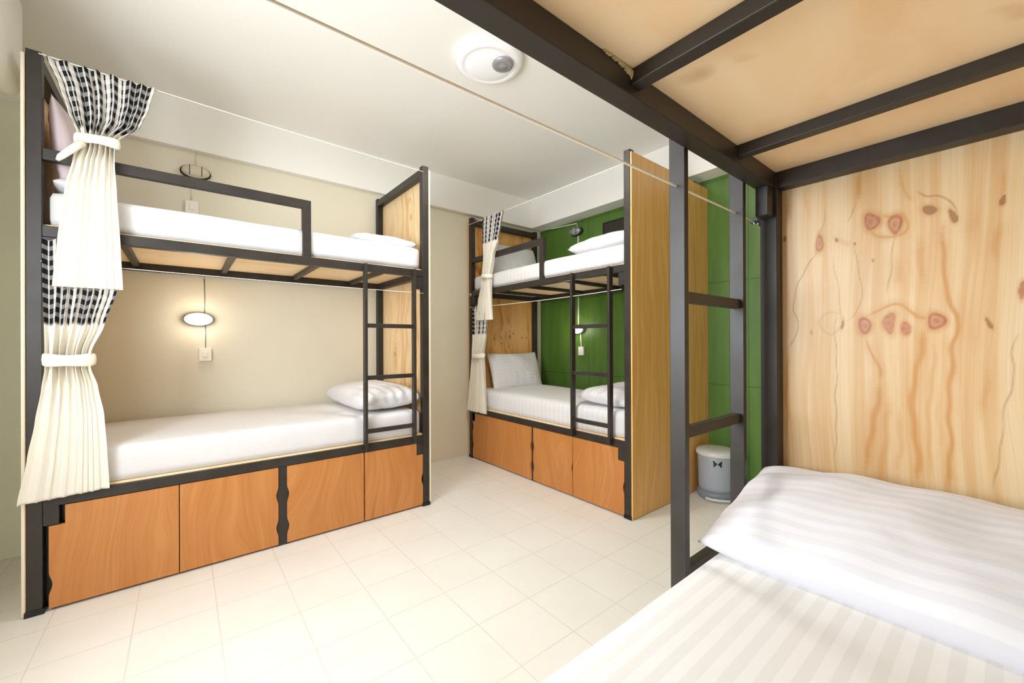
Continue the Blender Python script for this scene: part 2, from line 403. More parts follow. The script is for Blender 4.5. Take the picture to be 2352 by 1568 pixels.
LB = (-0.535, 2.72)
bunk((*LB, 0), 0, 1.95, 'dark steel bunk bed along the cream wall on the left, two wall lamps behind it', (1.465, 1.812), (0.048, 1.152),
     [(0.066, 0.517, (('l', 0.12),), 'l'), (0.521, 0.970, (('r', 0.30), ('r', 0.11)), None), (1.016, 1.470, (('l', 0.30), ('l', 0.11)), None),
      (1.478, 1.900, (('r', 0.2),), 'r')], (0.30, 0.765, 1.225, 1.66), ((M['ply_light'], M['cream'], D), (M['ply_light'], M['cream'], D)), (0.962, 1.024))
bunk((2.335, 3.59, 0), -PI / 2, 1.975, 'dark steel bunk bed before the green wall with tall golden wood end panel', (1.467, 1.816), (0.048, 1.125),
     [(0.056, 0.968, (('l', 0.33), ('l', 0.14), ('r', 0.30), ('r', 0.13)), None), (0.992, 1.445, (('l', 0.30), ('l', 0.13), ('r', 0.22)), None), (1.451, 1.920, (('r', 0.2),), 'r')],
     (0.30, 0.765, 1.225, 1.66), ((M['ply_warm'], M['gold'], D), (M['ply_light'], M['gold'], 1.082)), (0.960, 1.000))
near_bunk = bunk((1.494, 0.51, 0), PI, 1.95, 'nearest dark steel bunk bed seen from its lower berth, knotty pine headboard at the right', (0.157, 0.507), (0.80, 1.902),
     [(0.05, 0.48, (('l', 0.12),), None), (0.484, 0.93, (('r', 0.3),), None), (0.98, 1.46, (('l', 0.3),), None), (1.464, 1.9, (), None)],
     (0.313, 0.800, 1.27, 1.70), ((M['pine'], M['cream'], D), (M['ply_light'], M['cream'], D)), (0.93, 0.98))

PINE_LINES = [
   ('d', 0.0016, 0.8, [(0.1427, 1.4749), (0.1167, 1.4307), (0.0867, 1.3711), (0.0755, 1.3079), (0.0923, 1.2571), (0.08, 1.2076), (0.0626, 1.1789)]),
   ('o', 0.004, 0.7, [(0.0626, 1.1789), (0.0585, 1.1065), (0.0581, 0.998), (0.0537, 0.8525)]),
   ('d', 0.0014, 0.5, [(0.1785, 1.4483), (0.1862, 1.3669), (0.1918, 1.2997), (0.1963, 1.2463)]),
   ('d', 0.0009, 0.7, [(0.1843, 1.2869), (0.1836, 1.113), (0.1831, 0.9793), (0.1803, 0.8148)]),
   ('d', 0.0015, 0.6, [(0.2282, 1.4791), (0.2331, 1.4393), (0.2394, 1.3866), (0.2411, 1.3285), (0.2325, 1.2839), (0.2198, 1.2684)]),
   ('d', 0.0018, 0.6, [(0.3117, 1.4875), (0.3079, 1.4268), (0.3022, 1.3846), (0.2952, 1.3297)]),
   ('o', 0.01, 0.55, [(0.3226, 1.4244), (0.3167, 1.3765), (0.3157, 1.3522)]),
   ('o', 0.009, 0.6, [(0.3595, 1.4775), (0.3634, 1.4058), (0.3631, 1.3232)]),
   ('o', 0.006, 0.4, [(0.3424, 1.4631), (0.3419, 1.3252)]),
   ('o', 0.0055, 0.95, [(0.4043, 1.5025), (0.4039, 1.4109), (0.4037, 1.3307), (0.4152, 1.2898), (0.4285, 1.2607), (0.4264, 1.2214), (0.4156, 1.1819), (0.4125, 1.0965), (0.4122, 1.0112), (0.4099, 0.8969), (0.4096, 0.8114)]),
   ('o', 0.004, 0.95, [(0.2547, 1.2666), (0.2834, 1.2883), (0.3155, 1.2972), (0.3374, 1.2835), (0.3587, 1.2614), (0.3745, 1.2565)]),
   ('o', 0.0035, 0.9, [(0.2532, 1.5241), (0.27, 1.4963), (0.3026, 1.4802), (0.3295, 1.4887), (0.3374, 1.5092), (0.3231, 1.5387), (0.3028, 1.5357), (0.2797, 1.5495)]),
   ('o', 0.0035, 0.95, [(0.2496, 1.2157), (0.2639, 1.1616), (0.2781, 1.1242), (0.2817, 1.0869)]),
   ('o', 0.007, 0.9, [(0.2817, 1.0869), (0.2787, 1.0365), (0.2671, 0.9783), (0.2557, 0.9066), (0.2505, 0.8289)]),
   ('o', 0.007, 0.95, [(0.369, 1.2285), (0.3626, 1.1814), (0.3506, 1.1217), (0.3461, 1.0617), (0.3474, 0.9723), (0.3552, 0.8905), (0.3579, 0.82)]),
   ('o', 0.005, 0.5, [(0.3873, 1.2222), (0.3809, 1.1233), (0.3785, 1.0357), (0.3733, 0.9472), (0.3757, 0.8308)]),
   ('d', 0.0016, 0.6, [(0.5261, 1.214), (0.5073, 1.1721), (0.5118, 1.1301), (0.5059, 1.0665), (0.4955, 0.9802), (0.4867, 0.9143), (0.4864, 0.8339)]),
   ('o', 0.006, 0.45, [(0.4719, 1.1389), (0.4716, 1.0738), (0.4643, 1.0021)]),
   ('o', 0.008, 0.9, [(0.2425, 1.6887), (0.2388, 1.6383), (0.2322, 1.595)]),
   ('d', 0.002, 0.6, [(0.2322, 1.595), (0.2209, 1.5621), (0.208, 1.5455)]),
   ('o', 0.004, 0.6, [(0.3213, 1.6683), (0.3343, 1.5975), (0.3471, 1.5698)]),
   ('d', 0.002, 0.8, [(0.3557, 1.5942), (0.3723, 1.5717), (0.3966, 1.5677), (0.4161, 1.5451), (0.4237, 1.5177)]),
   ('o', 0.007, 0.6, [(0.4939, 1.4814), (0.4903, 1.434), (0.4877, 1.3863)]),
   ('o', 0.004, 0.5, [(0.5045, 1.6059), (0.4976, 1.5657), (0.4951, 1.5344)]),
   ('o', 0.008, 0.6, [(0.301, 1.0574), (0.2938, 0.9637), (0.2855, 0.8688), (0.2815, 0.8054)]),
   ('o', 0.006, 0.5, [(0.3189, 1.0287), (0.3195, 0.9374), (0.3181, 0.8152)]),
   ('o', 0.006, 0.35, [(0.395, 1.1241), (0.3946, 1.0087), (0.3919, 0.8352)]),
   ('o', 0.012, 0.4, [(0.3384, 1.5541), (0.3381, 1.4639)]),
   ('o', 0.01, 0.5, [(0.4499, 1.5194), (0.4477, 1.4424)]),
   ('o', 0.008, 0.5, [(0.0633, 1.6695), (0.0598, 1.5693)]),
   ('o', 0.006, 0.5, [(0.1118, 1.6626), (0.1173, 1.5772)]),
   ('d', 0.0015, 0.5, [(0.16, 1.6077), (0.1525, 1.5482), (0.14, 1.5166)]),
   ('o', 0.008, 0.45, [(0.1733, 1.5098), (0.1999, 1.4911), (0.2257, 1.4763)]),
   ('d', 0.0012, 0.4, [(0.2, 1.2528), (0.2449, 1.2832)]),
   ('o', 0.003, 0.4, [(0.4266, 1.2608), (0.4301, 1.1932), (0.4184, 1.1253)]),
   ('o', 0.005, 0.3, [(0.4412, 1.1543), (0.4423, 0.9598)]),
   ('o', 0.004, 0.3, [(0.3016, 1.2056), (0.3056, 1.0825)]),
]
PINE_KNOTS = [ (0.2627, 1.5344, 0.0174, 0.0232, 0, 'k'), (0.3122, 1.5138, 0.0141, 0.0254, 0, 'k'), (0.3745, 1.5353, 0.0154, 0.0114, 35, 'b'), (0.4162, 1.5122, 0.0065, 0.0194, -20, 'b'), (0.1443, 1.4953, 0.0093, 0.0251, 0, 'k'), (0.2497, 1.2424, 0.0147, 0.0234, 0, 'k'), (0.3028, 1.2466, 0.0132, 0.0286, 0, 'p'), (0.3357, 1.2327, 0.0109, 0.0182, 0, 'p'), (0.3899, 1.2489, 0.0164, 0.0212, 10, 'k'), (0.267, 1.4254, 0.0028, 0.0043, 0, 'b'), (0.1998, 1.2489, 0.0026, 0.0129, 0, 'b'), (0.1884, 1.4966, 0.0041, 0.0065, 0, 'b'), (0.2313, 1.477, 0.0024, 0.0051, 0, 'b'), (0.1237, 1.228, 0.0023, 0.0061, 0, 'b'), (0.1743, 1.2531, 0.0273, 0.0345, 0, 'h'), (0.481, 1.2417, 0.0035, 0.014, -20, 'b'), (0.4958, 1.5289, 0.0047, 0.0117, 0, 'b'), (0.5249, 1.3154, 0.0052, 0.0208, 0, 'p'), (0.0515, 1.5276, 0.0038, 0.0087, 0, 'b') ]

def figure_panel(o):
    """rebuild the headboard's inner face as a fine grid that carries the board's own figure"""
    import numpy as np
    ys = [0.004 + 0.0025 * i for i in range(231)] + [0.62 + 0.031 * i for i in range(11)]
    zs = [0.004 + 0.0716 * i for i in range(11)] + [0.722 + 0.0025 * i for i in range(394)] + [1.72 + 0.0758 * i for i in range(11)]
    Y, Z = np.meshgrid(ys, zs)
    Yw = Y + 0.0022 * np.sin(Z * 31 + 1.0) + 0.0016 * np.sin(Z * 67 + Y * 40) + 0.001 * np.sin(Y * 150 + Z * 20)
    Zw = Z + 0.002 * np.sin(Y * 90 + 2.0)
    fig = [np.zeros_like(Y) for _ in range(3)]
    def seg(a, b):
        ax, az = a; bx_, bz = b; dx, dz = bx_ - ax, bz - az
        t = np.clip(((Yw - ax) * dx + (Zw - az) * dz) / (dx * dx + dz * dz + 1e-12), 0, 1)
        return np.hypot(Yw - ax - t * dx, Zw - az - t * dz)
    def smooth(pts):
        out = []
        P = [pts[0]] + list(pts) + [pts[-1]]
        for i in range(1, len(P) - 2):
            p0, p1, p2, p3 = P[i - 1:i + 3]
            for k in range(5):
                t = k / 5.0
                out.append(tuple(0.5 * (2 * p1[c] + (p2[c] - p0[c]) * t + (2 * p0[c] - 5 * p1[c] + 4 * p2[c] - p3[c]) * t * t + (3 * p1[c] - p0[c] - 3 * p2[c] + p3[c]) * t ** 3) for c in (0, 1)))
        return out + [pts[-1]]
    for typ, w, st, pts in PINE_LINES:
        q = smooth(pts); dist = None
        i = 0 if typ == 'o' else 1
        w = w * 1.25 if typ == 'o' else max(w, 0.0015)
        v = np.zeros_like(Y); n = len(q) - 1
        for s_, (a, b) in enumerate(zip(q, q[1:])):
            d = seg(a, b); fade = min(1.0, (s_ + 1) / 4.0, (n - s_) / 4.0)
            e = st * fade * np.exp(-(d / w) ** 2)
            if typ == 'o': e = np.maximum(e, 0.35 * st * fade * np.exp(-(d / (w * 3)) ** 2))
            v = np.maximum(v, e)
        fig[i] = np.maximum(fig[i], v)
    for ky, kz, ry, rz, ang, typ in PINE_KNOTS:
        c, s_ = math.cos(math.radians(ang)), math.sin(math.radians(ang))
        u = ((Yw - ky) * c - (Zw - kz) * s_) / ry; v = ((Yw - ky) * s_ + (Zw - kz) * c) / rz
        r = np.sqrt(u * u + v * v) * (1 + 0.08 * np.sin(3 * np.arctan2(v, u) + ky * 90))
        disc = np.clip((1.08 - r) / 0.16, 0, 1)
        if typ == 'k':
            fig[2] = np.maximum(fig[2], disc * (0.72 + 0.12 * np.sin(r * 9)))
            fig[1] = np.maximum(fig[1], 0.75 * np.exp(-((r - 0.85) / 0.16) ** 2))
            fig[0] = np.maximum(fig[0], 0.6 * np.exp(-((r - 1.1) / 0.45) ** 2))
        elif typ == 'p':
            fig[2] = np.maximum(fig[2], disc * 0.75); fig[0] = np.maximum(fig[0], 0.5 * np.exp(-((r - 1.1) / 0.4) ** 2))
        elif typ == 'b':
            fig[1] = np.maximum(fig[1], disc * 0.95); fig[0] = np.maximum(fig[0], 0.4 * np.exp(-((r - 1.0) / 0.6) ** 2))
        else:
            fig[1] = np.maximum(fig[1], 0.28 * np.exp(-((r - 0.95) / 0.09) ** 2))
    mb = MB(); mb.box(-0.0044, -0.0021, 0.004, 0.930, 0.004, 2.478)
    bm = mb.bm; col = bm.verts.layers.float_color.new('figure'); nz, ny = Y.shape
    V = []
    for j in range(nz):
        row = []
        for i in range(ny):
            v = bm.verts.new((-0.002, Y[j, i], Z[j, i])); v[col] = (fig[0][j, i], fig[1][j, i], fig[2][j, i], 1); row.append(v)
        V.append(row)
    for j in range(nz - 1):
        for i in range(ny - 1): bm.faces.new((V[j][i], V[j][i + 1], V[j + 1][i + 1], V[j + 1][i]))
    me = bpy.data.meshes.new('end_panel'); bm.to_mesh(me); bm.free(); me.materials.append(M['pine']); o.data = me
figure_panel([c for c in near_bunk.children if c.name.startswith('end_panel') and c.data.materials[0] == M['pine']][0])

# glue left on the beam joint of the near bunk
g = MB()
for i in range(14):
    t = i / 13.0
    x = 0.595 + 0.083 * t; h = 0.003 + 0.015 * t ** 3 + 0.003 * abs(math.sin(i * 2.1))
    g.lathe([(0.0005, 0.0), (0.0035 + 0.0015 * t, -h * 0.25), (0.0030 + 0.001 * t, -h * 0.7), (0.0006, -h)], (x, 0.4635, 1.7295), 8)
tag(g.build('glue_residue', M['glue'], smooth=True), 'yellowish glue drips at the joint of the overhead beam and slat', 'glue residue')

# ------------------------------------------------------------------ bedding
def soft_box(name, x0, x1, y0, y1, z0, z1, mat, label, r=0.035, crown=0.012, wob=0.004, seed=0, n=(36, 18, 4)):
    """mattress: rounded block with a slightly crowned, uneven top"""
    cx, cy, cz = (x0 + x1) / 2, (y0 + y1) / 2, z0
    hx, hy, h = (x1 - x0) / 2, (y1 - y0) / 2, z1 - z0
    t = bmesh.new(); bmesh.ops.create_cube(t, size=2.0)
    ex = [e for e in t.edges if abs(e.verts[0].co.x - e.verts[1].co.x) > 1]; bmesh.ops.subdivide_edges(t, edges=ex, cuts=n[0], use_grid_fill=True)
    ey = [e for e in t.edges if abs(e.verts[0].co.y - e.verts[1].co.y) > 0.5]; bmesh.ops.subdivide_edges(t, edges=ey, cuts=n[1], use_grid_fill=True)
    ez = [e for e in t.edges if abs(e.verts[0].co.z - e.verts[1].co.z) > 0.5]; bmesh.ops.subdivide_edges(t, edges=ez, cuts=n[2], use_grid_fill=True)
    # push the outermost rows to sit near the edges, then round
    def edge(v, half):
        w = abs(v) * half
        return math.copysign(w, v)
    for v in t.verts:
        q = Vector((edge(v.co.x, hx), edge(v.co.y, hy), v.co.z * h / 2))
        inner = Vector((max(-hx + r, min(hx - r, q.x)), max(-hy + r, min(hy - r, q.y)), max(-h / 2 + r * .6, min(h / 2 - r, q.z))))
        d = q - inner
        if d.length > 1e-6: q = inner + d.normalized() * min(d.length, r)
        nz = noise.noise(Vector((q.x * 3 + seed, q.y * 3, q.z * 3)))
        if q.z > 0: q.z += crown * (1 - (q.x / hx) ** 2) * (1 - (q.y / hy) ** 2) + wob * nz
        else: q.z = max(q.z, -h / 2)
        q.y += wob * 0.8 * noise.noise(Vector((q.x * 5, seed + 4, q.z * 14)))
        v.co = q
    mb = MB(); mb.merge(t)
    o = mb.build(name, mat, None, True, (cx, cy, cz + h / 2))
    return tag(o, label, 'mattress', 'white sheeted bunk mattresses')

soft_box('mattress', -0.475, 1.36, 2.74, 3.60, 0.531, 0.705, M['sheet'], 'white sheeted mattress on the lower berth of the left bunk', seed=1)
soft_box('mattress', -0.475, 1.36, 2.74, 3.60, 1.741, 1.90, M['sheet'], 'white sheeted mattress on the upper berth of the left bunk, behind the guard rail', seed=2)
def rot_mattress(x0, x1, y0, y1, z0, z1, mat, label, seed, **kw):
    o = soft_box('mattress', x0, x1, y0, y1, z0, z1, mat, label, seed=seed, n=(18, 36, 4), **kw); return o
rot_mattress(2.362, 3.21, 1.67, 3.535, 0.531, 0.715, M['sheet'], 'white sheeted mattress on the lower berth of the bunk by the green wall', 3, wob=0.007)
rot_mattress(2.352, 3.21, 1.67, 3.535, 1.741, 1.885, M['sheet'], 'white sheeted mattress on the upper berth of the bunk by the green wall', 4, wob=0.007)
soft_box('mattress', -0.40, 1.435, -0.385, 0.478, 0.531, 0.672, M['sheet_near'], 'nearest mattress with white striped sateen sheet, bottom right of the photo', seed=5, r=0.03, crown=0.012, wob=0.002)

def pillow(w, d, h, loc, rot, mat, label, seed=0, wr=0.006, pinch=0.10, creases=None, fat=0.52, nx=44, ny=34, cat='pillow', name='pillow'):
    """stuffed pillow: w along x, d along y, h thick, pinched corners and soft wrinkles"""
    bm_ = MB(); bm = bm_.bm; grid = {}
    def pos(i, j, side):
        u = -1 + 2 * i / nx; v = -1 + 2 * j / ny
        e = max(0.0, (1 - abs(u) ** 2.6)) ** fat * max(0.0, (1 - abs(v) ** 2.6)) ** fat
        px = u * w / 2 * (1 - pinch * 0.55 * (1 - v * v) * abs(u) ** 3 * 0.6) * (1 - 0.02 * abs(v) ** 6)
        py = v * d / 2 * (1 - pinch * (1 - u * u) * abs(v) ** 3 * 0.7)
        pz = side * h / 2 * e * (1.0 if side > 0 else 0.8)
        k = noise.noise(Vector((u * 2.2 + seed, v * 2.2, side * 2))) + 0.5 * noise.noise(Vector((u * 6 + seed, v * 5, side)))
        pz += wr * k * (e > 0) * min(1, e * 3)
        if creases and side > 0: pz += creases(u, v) * min(1, e * 2)
        return (px, py, pz)
    for side in (1, -1):
        for i in range(nx + 1):
            for j in range(ny + 1):
                rim = i in (0, nx) or j in (0, ny)
                if side < 0 and rim: grid[side, i, j] = grid[1, i, j]
                else: grid[side, i, j] = bm.verts.new(pos(i, j, side))
        for i in range(nx):
            for j in range(ny):
                q = [grid[side, i, j], grid[side, i + 1, j], grid[side, i + 1, j + 1], grid[side, i, j + 1]]
                bm.faces.new(q if side > 0 else q[::-1])
    o = bm_.build(name, mat, None, True, loc, rot)
    return tag(o, label, cat, 'bed pillows')

def folds(u, v):
    # creases fanning from the near end of the pillow
    return 0.012 * math.sin((u * 4.0 + v * 1.2) * 5.0) * max(0.0, -v - 0.05) ** 0.7
pillow(0.45, 0.80, 0.20, (1.14, 3.165, 0.790), (0.02, math.radians(-2), math.radians(2)), M['pillow'], 'rumpled white pillow at the ladder end of the left lower berth', 1, creases=folds, fat=0.36, pinch=0.02)
pillow(0.46, 0.74, 0.13, (1.13, 3.15, 1.925), (0, 0, 0), M['pillow'], 'flat white pillow at the right end of the left upper berth', 2, fat=0.38, pinch=0.03)
pillow(0.48, 0.62, 0.13, (-0.440, 3.085, 2.115), (0, math.radians(83), 0), M['pillow_pink'], 'pinkish pillow propped against the left end of the left upper berth', 3)
pillow(0.20, 0.34, 0.10, (-0.385, 2.93, 1.945), (0, 0, math.radians(8)), M['pillow'], 'folded white bedding under the pinkish pillow, left upper berth', 8, wr=0.003, cat='bedding', name='folded_bedding')
pillow(0.70, 0.42, 0.13, (2.85, 3.445, 0.885), (math.radians(72), 0, 0), M['pillow'], 'white pillow standing against the plywood end of the lower berth by the green wall', 4)
pillow(0.68, 0.42, 0.13, (2.84, 3.445, 2.07), (math.radians(70), 0, 0), M['pillow'], 'pillow standing behind the guard rail of the upper berth by the green wall', 5)
pillow(0.72, 0.50, 0.16, (2.77, 1.93, 0.778), (math.radians(2), math.radians(-2), 0), M['pillow'], 'creased white pillow beside the ladder on the lower berth by the green wall', 6,
       creases=lambda u, v: 0.010 * math.sin((v * 3 + u) * 5) * max(0, -u + .3), fat=0.4, pinch=0.03)
pillow(0.66, 0.62, 0.19, (2.77, 1.98, 1.955), (0, 0, 0), M['pillow'], 'plump white pillow at the wood panel end of the upper berth by the green wall', 7, fat=0.42, pinch=0.03)
def nearcrease(u, v):
    return 0.004 * math.sin(u * 9 + v * 6) * max(0, v) + 0.003 * math.sin(v * 14 + 3 * u)
pillow(0.46, 0.80, 0.17, (1.235, 0.105, 0.742), (0, math.radians(-13), 0), M['pillow_near'], 'large striped white pillow against the knotty pine headboard', 9, wr=0.004, pinch=0.02, fat=0.46, creases=nearcrease, nx=64, ny=72)

# ------------------------------------------------------------------ curtains
def interp(keys, z):
    for a, b in zip(keys, keys[1:]):
        if a[0] >= z >= b[0]:
            t = (a[0] - z) / (a[0] - b[0]); t2 = t * t * (3 - 2 * t) * 0.5 + t * 0.5
            return [p + (q - p) * t2 for p, q in zip(a, b)]
    return keys[-1] if z < keys[-1][0] else keys[0]

def curtain(label, keys, to_world, folds=10, seed=0, tie_z=None, tie_h=0.05, tail=False, vtop=0.0, width=1.0, drop=None):
    """keys = (z, left, right, fold depth) along the wire; to_world(s, d, z) -> xyz, d = towards the room"""
    mb = MB(); bm = mb.bm; uvl = bm.loops.layers.uv.active
    nu, nv = 150, 110; ztop, zbot = keys[0][0], keys[-1][0]
    V = []; UVV = []
    for j in range(nv + 1):
        z = ztop + (zbot - ztop) * j / nv
        _, a, b, amp = interp(keys, z)
        row = []
        for i in range(nu + 1):
            u = i / nu
            ph = 2 * PI * folds * (u + 0.022 * math.sin(2 * PI * 2.3 * u + seed)) + seed + 0.25 * math.sin(z * 5 + seed)
            s = a + (b - a) * u + 0.07 * (b - a) / folds * math.sin(2 * ph)
            d = amp * (math.sin(ph) + 0.35 * math.sin(2.1 * ph + 1.3 + seed) + 0.4 * noise.noise(Vector((u * 6, z * 2.5, seed))))
            zz = z
            if drop: zz += drop(u) * (j / nv) ** 3
            if j == 0: zz += 0.006 * math.sin(ph * 1.0)
            row.append(Vector((s, d, zz)))
        V.append(row)
    # arc length down the cloth, per column, so that the checked band follows the drape
    L = [[vtop] * (nu + 1)]
    for j in range(1, nv + 1):
        L.append([L[-1][i] + math.hypot(V[j][i].x - V[j - 1][i].x, V[j][i].z - V[j - 1][i].z) for i in range(nu + 1)])
    B = [[bm.verts.new(to_world(p.x, p.y, p.z)) for p in row] for row in V]
    for j in range(nv):
        for i in range(nu):
            f = bm.faces.new((B[j][i], B[j][i + 1], B[j + 1][i + 1], B[j + 1][i]))
            for l, (jj, ii) in zip(f.loops, ((j, i), (j, i + 1), (j + 1, i + 1), (j + 1, i))): l[uvl].uv = (ii / nu * width, L[jj][ii])
    root = mb.build('curtain', M['curtain'], None, True)
    sol = root.modifiers.new('thickness', 'SOLIDIFY'); sol.thickness = 0.002; sol.offset = 0
    tag(root, label, 'curtain', 'cream curtains with gingham heading')
    if tie_z:
        _, a, b, amp = interp(keys, tie_z); t = MB(); c = (a + b) / 2; w = (b - a) / 2 + 0.005; dd = amp * 1.5 + 0.006
        rings = []
        prof = [(0.0, -1), (0.007, -0.8), (0.009, 0), (0.007, 0.8), (0.0, 1), (-0.006, 0.8), (-0.006, -0.8)]
        for k in range(40):
            an = 2 * PI * k / 40; wob = 1 + 0.03 * math.sin(an * 5 + seed)
            rings.append([t.bm.verts.new(to_world(c + (w * wob + o) * math.cos(an), (dd * wob + o) * math.sin(an), tie_z + tie_h / 2 * hh * (1 + .1 * math.sin(an * 3)) + 0.006 * math.cos(an + seed))) for o, hh in prof])
        for k in range(40):
            r0, r1 = rings[k], rings[(k + 1) % 40]
            for q in range(len(prof)): t.bm.faces.new((r0[q], r0[(q + 1) % len(prof)], r1[(q + 1) % len(prof)], r1[q]))
        tb = t.build('tie_band', M['tie'], root, True)
        if tail:
            q = MB()
            q.tube([to_world(a + 0.02, dd, tie_z - 0.03), to_world(a - 0.02, dd + 0.012, tie_z - 0.085), to_world(a - 0.045, dd + 0.014, tie_z - 0.118), to_world(a - 0.055, dd + 0.012, tie_z - 0.135)], [0.016, 0.014, 0.012, 0.006], 10)
            q.build('tie_tail', M['tie'], tb, True)
    return root

lb_w = lambda s, d, z: (s, 2.672 - d, z)
rb_w = lambda s, d, z: (2.292 - d, -s, z)      # s grows towards the camera, so left edge = -Y
curtain('upper curtain of the left bunk, gathered at the middle, gingham heading fanned on the wire',
        [(2.462, -0.467, -0.108, 0.008), (2.35, -0.430, -0.130, 0.009), (2.25, -0.405, -0.160, 0.012), (2.16, -0.372, -0.236, 0.024), (2.11, -0.366, -0.250, 0.024), (2.04, -0.385, -0.250, 0.010),
         (1.90, -0.412, -0.243, 0.005), (1.65, -0.435, -0.230, 0.0042), (1.455, -0.450, -0.222, 0.004)], lb_w, 7, 0.4, 2.135, 0.045, True, 0.0, 0.72)
curtain('lower curtain of the left bunk, gingham band showing under the upper curtain, tied low',
        [(1.665, -0.478, -0.250, 0.008), (1.56, -0.478, -0.248, 0.007), (1.45, -0.477, -0.245, 0.007), (1.29, -0.474, -0.285, 0.011), (1.16, -0.472, -0.328, 0.022), (1.09, -0.472, -0.330, 0.022), (1.00, -0.482, -0.308, 0.010),
         (0.86, -0.500, -0.288, 0.006), (0.70, -0.522, -0.280, 0.006), (0.51, -0.550, -0.272, 0.007)], lambda s, d, z: (s, 2.690 - d, z), 6, 1.9, 1.13, 0.055, False, -0.09, 0.46,
        drop=lambda u: 0.015 * u - 0.006)
curtain('upper curtain of the bunk by the green wall, slim and tied, gingham heading',
        [(2.412, -3.29, -2.925, 0.014), (2.30, -3.295, -2.96, 0.016), (2.17, -3.285, -3.005, 0.018), (2.02, -3.255, -3.095, 0.020), (1.83, -3.262, -3.150, 0.022), (1.78, -3.275, -3.145, 0.020),
         (1.62, -3.35, -3.125, 0.018), (1.415, -3.41, -3.095, 0.016)], rb_w, 6, 2.7, 1.84, 0.04, False, 0.03, 0.6)
curtain('lower curtain of the bunk by the green wall, tied and flaring to the drawer fronts',
        [(1.545, -3.465, -3.20, 0.010), (1.41, -3.462, -3.205, 0.012), (1.26, -3.46, -3.225, 0.014), (1.09, -3.46, -3.282, 0.020), (1.04, -3.462, -3.280, 0.020), (0.90, -3.49, -3.262, 0.017),
         (0.70, -3.53, -3.243, 0.015), (0.495, -3.565, -3.226, 0.014)], lambda s, d, z: (2.303 - d, -s, z), 6, 0.9, 1.065, 0.045, False, 0.02, 0.5)

def wire(label, pts, r=0.0022, hook=None):
    root = MB().tube(pts, r, 8).build('curtain_wire', M['wire'], None, True)
    tag(root, label, 'curtain wire', 'white curtain wires')
    for c in (hook or []):
        MB().tube([(c[0] + 0.013 * math.cos(a) * c[3], c[1] + 0.013 * math.cos(a) * c[4], c[2] + 0.013 * math.sin(a)) for a in [i * 2 * PI / 9 for i in range(9)]], 0.0028, 6).build('hook', M['wire'], root, True)
    return root
def sag(p, q, s, n=14): return [tuple(Vector(p).lerp(Vector(q), i / n) - Vector((0, 0, s * 4 * (i / n) * (1 - i / n)))) for i in range(n + 1)]
wire('curtain wire along the top front of the left bunk', sag((-0.487, 2.672, 2.468), (1.37, 2.715, 2.452), 0.006))
wire('curtain wire below the upper berth of the left bunk', sag((-0.487, 2.700, 1.566), (1.37, 2.715, 1.560), 0.004), 0.0016)
wire('curtain wire along the top front of the bunk by the green wall', sag((2.30, 3.545, 2.416), (2.335, 1.665, 2.416), 0.002), 0.0024)
wire('curtain wire below the upper berth of the bunk by the green wall', sag((2.306, 3.545, 1.56), (2.31, 1.665, 1.556), 0.012), 0.0022, [(2.306, 3.52, 1.69, 0, 1)])
wire('long white curtain wire of the nearest bunk, running from upper left to its post bracket', [(-0.46, 0.532, 1.592), (0.3, 0.532, 1.590), (0.9, 0.532, 1.592), (1.452, 0.532, 1.594)], 0.0026)
br = empty('wire_bracket', (1.468, 0.511, 1.598)); tag(br, 'small black wire bracket with bright screws on the near bunk post', 'bracket')
b = MB().box(-0.017, 0.017, 0.0, 0.006, -0.024, 0.022, 0.002); b.box(-0.012, 0.008, 0.006, 0.032, -0.010, 0.008, 0.003); b.build('plate', M['black'], br)
for sx, sz in ((-0.010, -0.017), (0.010, -0.016)): MB().lathe([(0.0005, 0.004), (0.0045, 0.003), (0.005, 0.0)], (sx, 0.006, sz), 12, axis='y').build('screw', M['chrome'], br, True, rot=(0, 0, PI), loc=(0, 0.012, 0))
MB().lathe([(0.0035, 0.0), (0.0035, 0.003), (0.001, 0.004)], (-0.020, 0.016, -0.014), 10, axis='x').build('screw', M['chrome'], br, True)

# ------------------------------------------------------------------ wall lamps, switches, cables
def bulkhead(label, loc, rot, lit):
    """oval bulkhead lamp, mounted on the wall behind it (local y- = into the room)"""
    r = empty('wall_lamp', loc, rot); tag(r, label, 'wall lamp', 'oval bulkhead reading lamps')
    MB().lathe([(0.084, 0.0), (0.088, 0.006), (0.088, 0.026), (0.084, 0.032), (0.074, 0.033)], (0, 0, 0), 48, 1.0, 0.56, 'y').build('housing', M['black'] if not lit else M['finial'], r, True)
    dif = MB().lathe([(0.080, 0.030), (0.079, 0.045), (0.072, 0.058), (0.050, 0.066), (0.020, 0.068), (0.001, 0.068)], (0, 0, 0), 48, 1.0, 0.54, 'y').build('diffuser', M['lit'] if lit else M['unlit'], r, True)
    for x in (-0.034, 0.034): MB().box(x - 0.002, x + 0.002, -0.0690, -0.056, -0.034, 0.034, 0.001).build('rib', M['finial'] if lit else M['black'], dif)
    if lit:
        ld = bpy.data.lights.new('lamp_bulb', 'POINT'); ld.energy = 1.2; ld.color = (1.0, 0.92, 0.78); ld.shadow_soft_size = 0.05
        lo = bpy.data.objects.new('lamp_bulb', ld); COL.objects.link(lo); lo.parent = r; lo.location = (0, -0.12, 0)
    return r
def switch(label, loc, rot):
    r = empty('light_switch', loc, rot); tag(r, label, 'light switch', 'white light switches by the berths')
    MB().box(-0.037, 0.037, -0.024, 0.0, -0.047, 0.047, 0.004).build('box', M['white_plastic'], r)
    MB().box(-0.012, 0.012, -0.030, -0.022, -0.018, 0.018, 0.002).build('rocker', M['tie'], r)
    return r
def cable(label, pts, r=0.004, mat='cream'):
    return tag(MB().tube(pts, r, 8).build('cable', M[mat], None, True), label, 'cable', 'lamp cables')
YW = 3.648
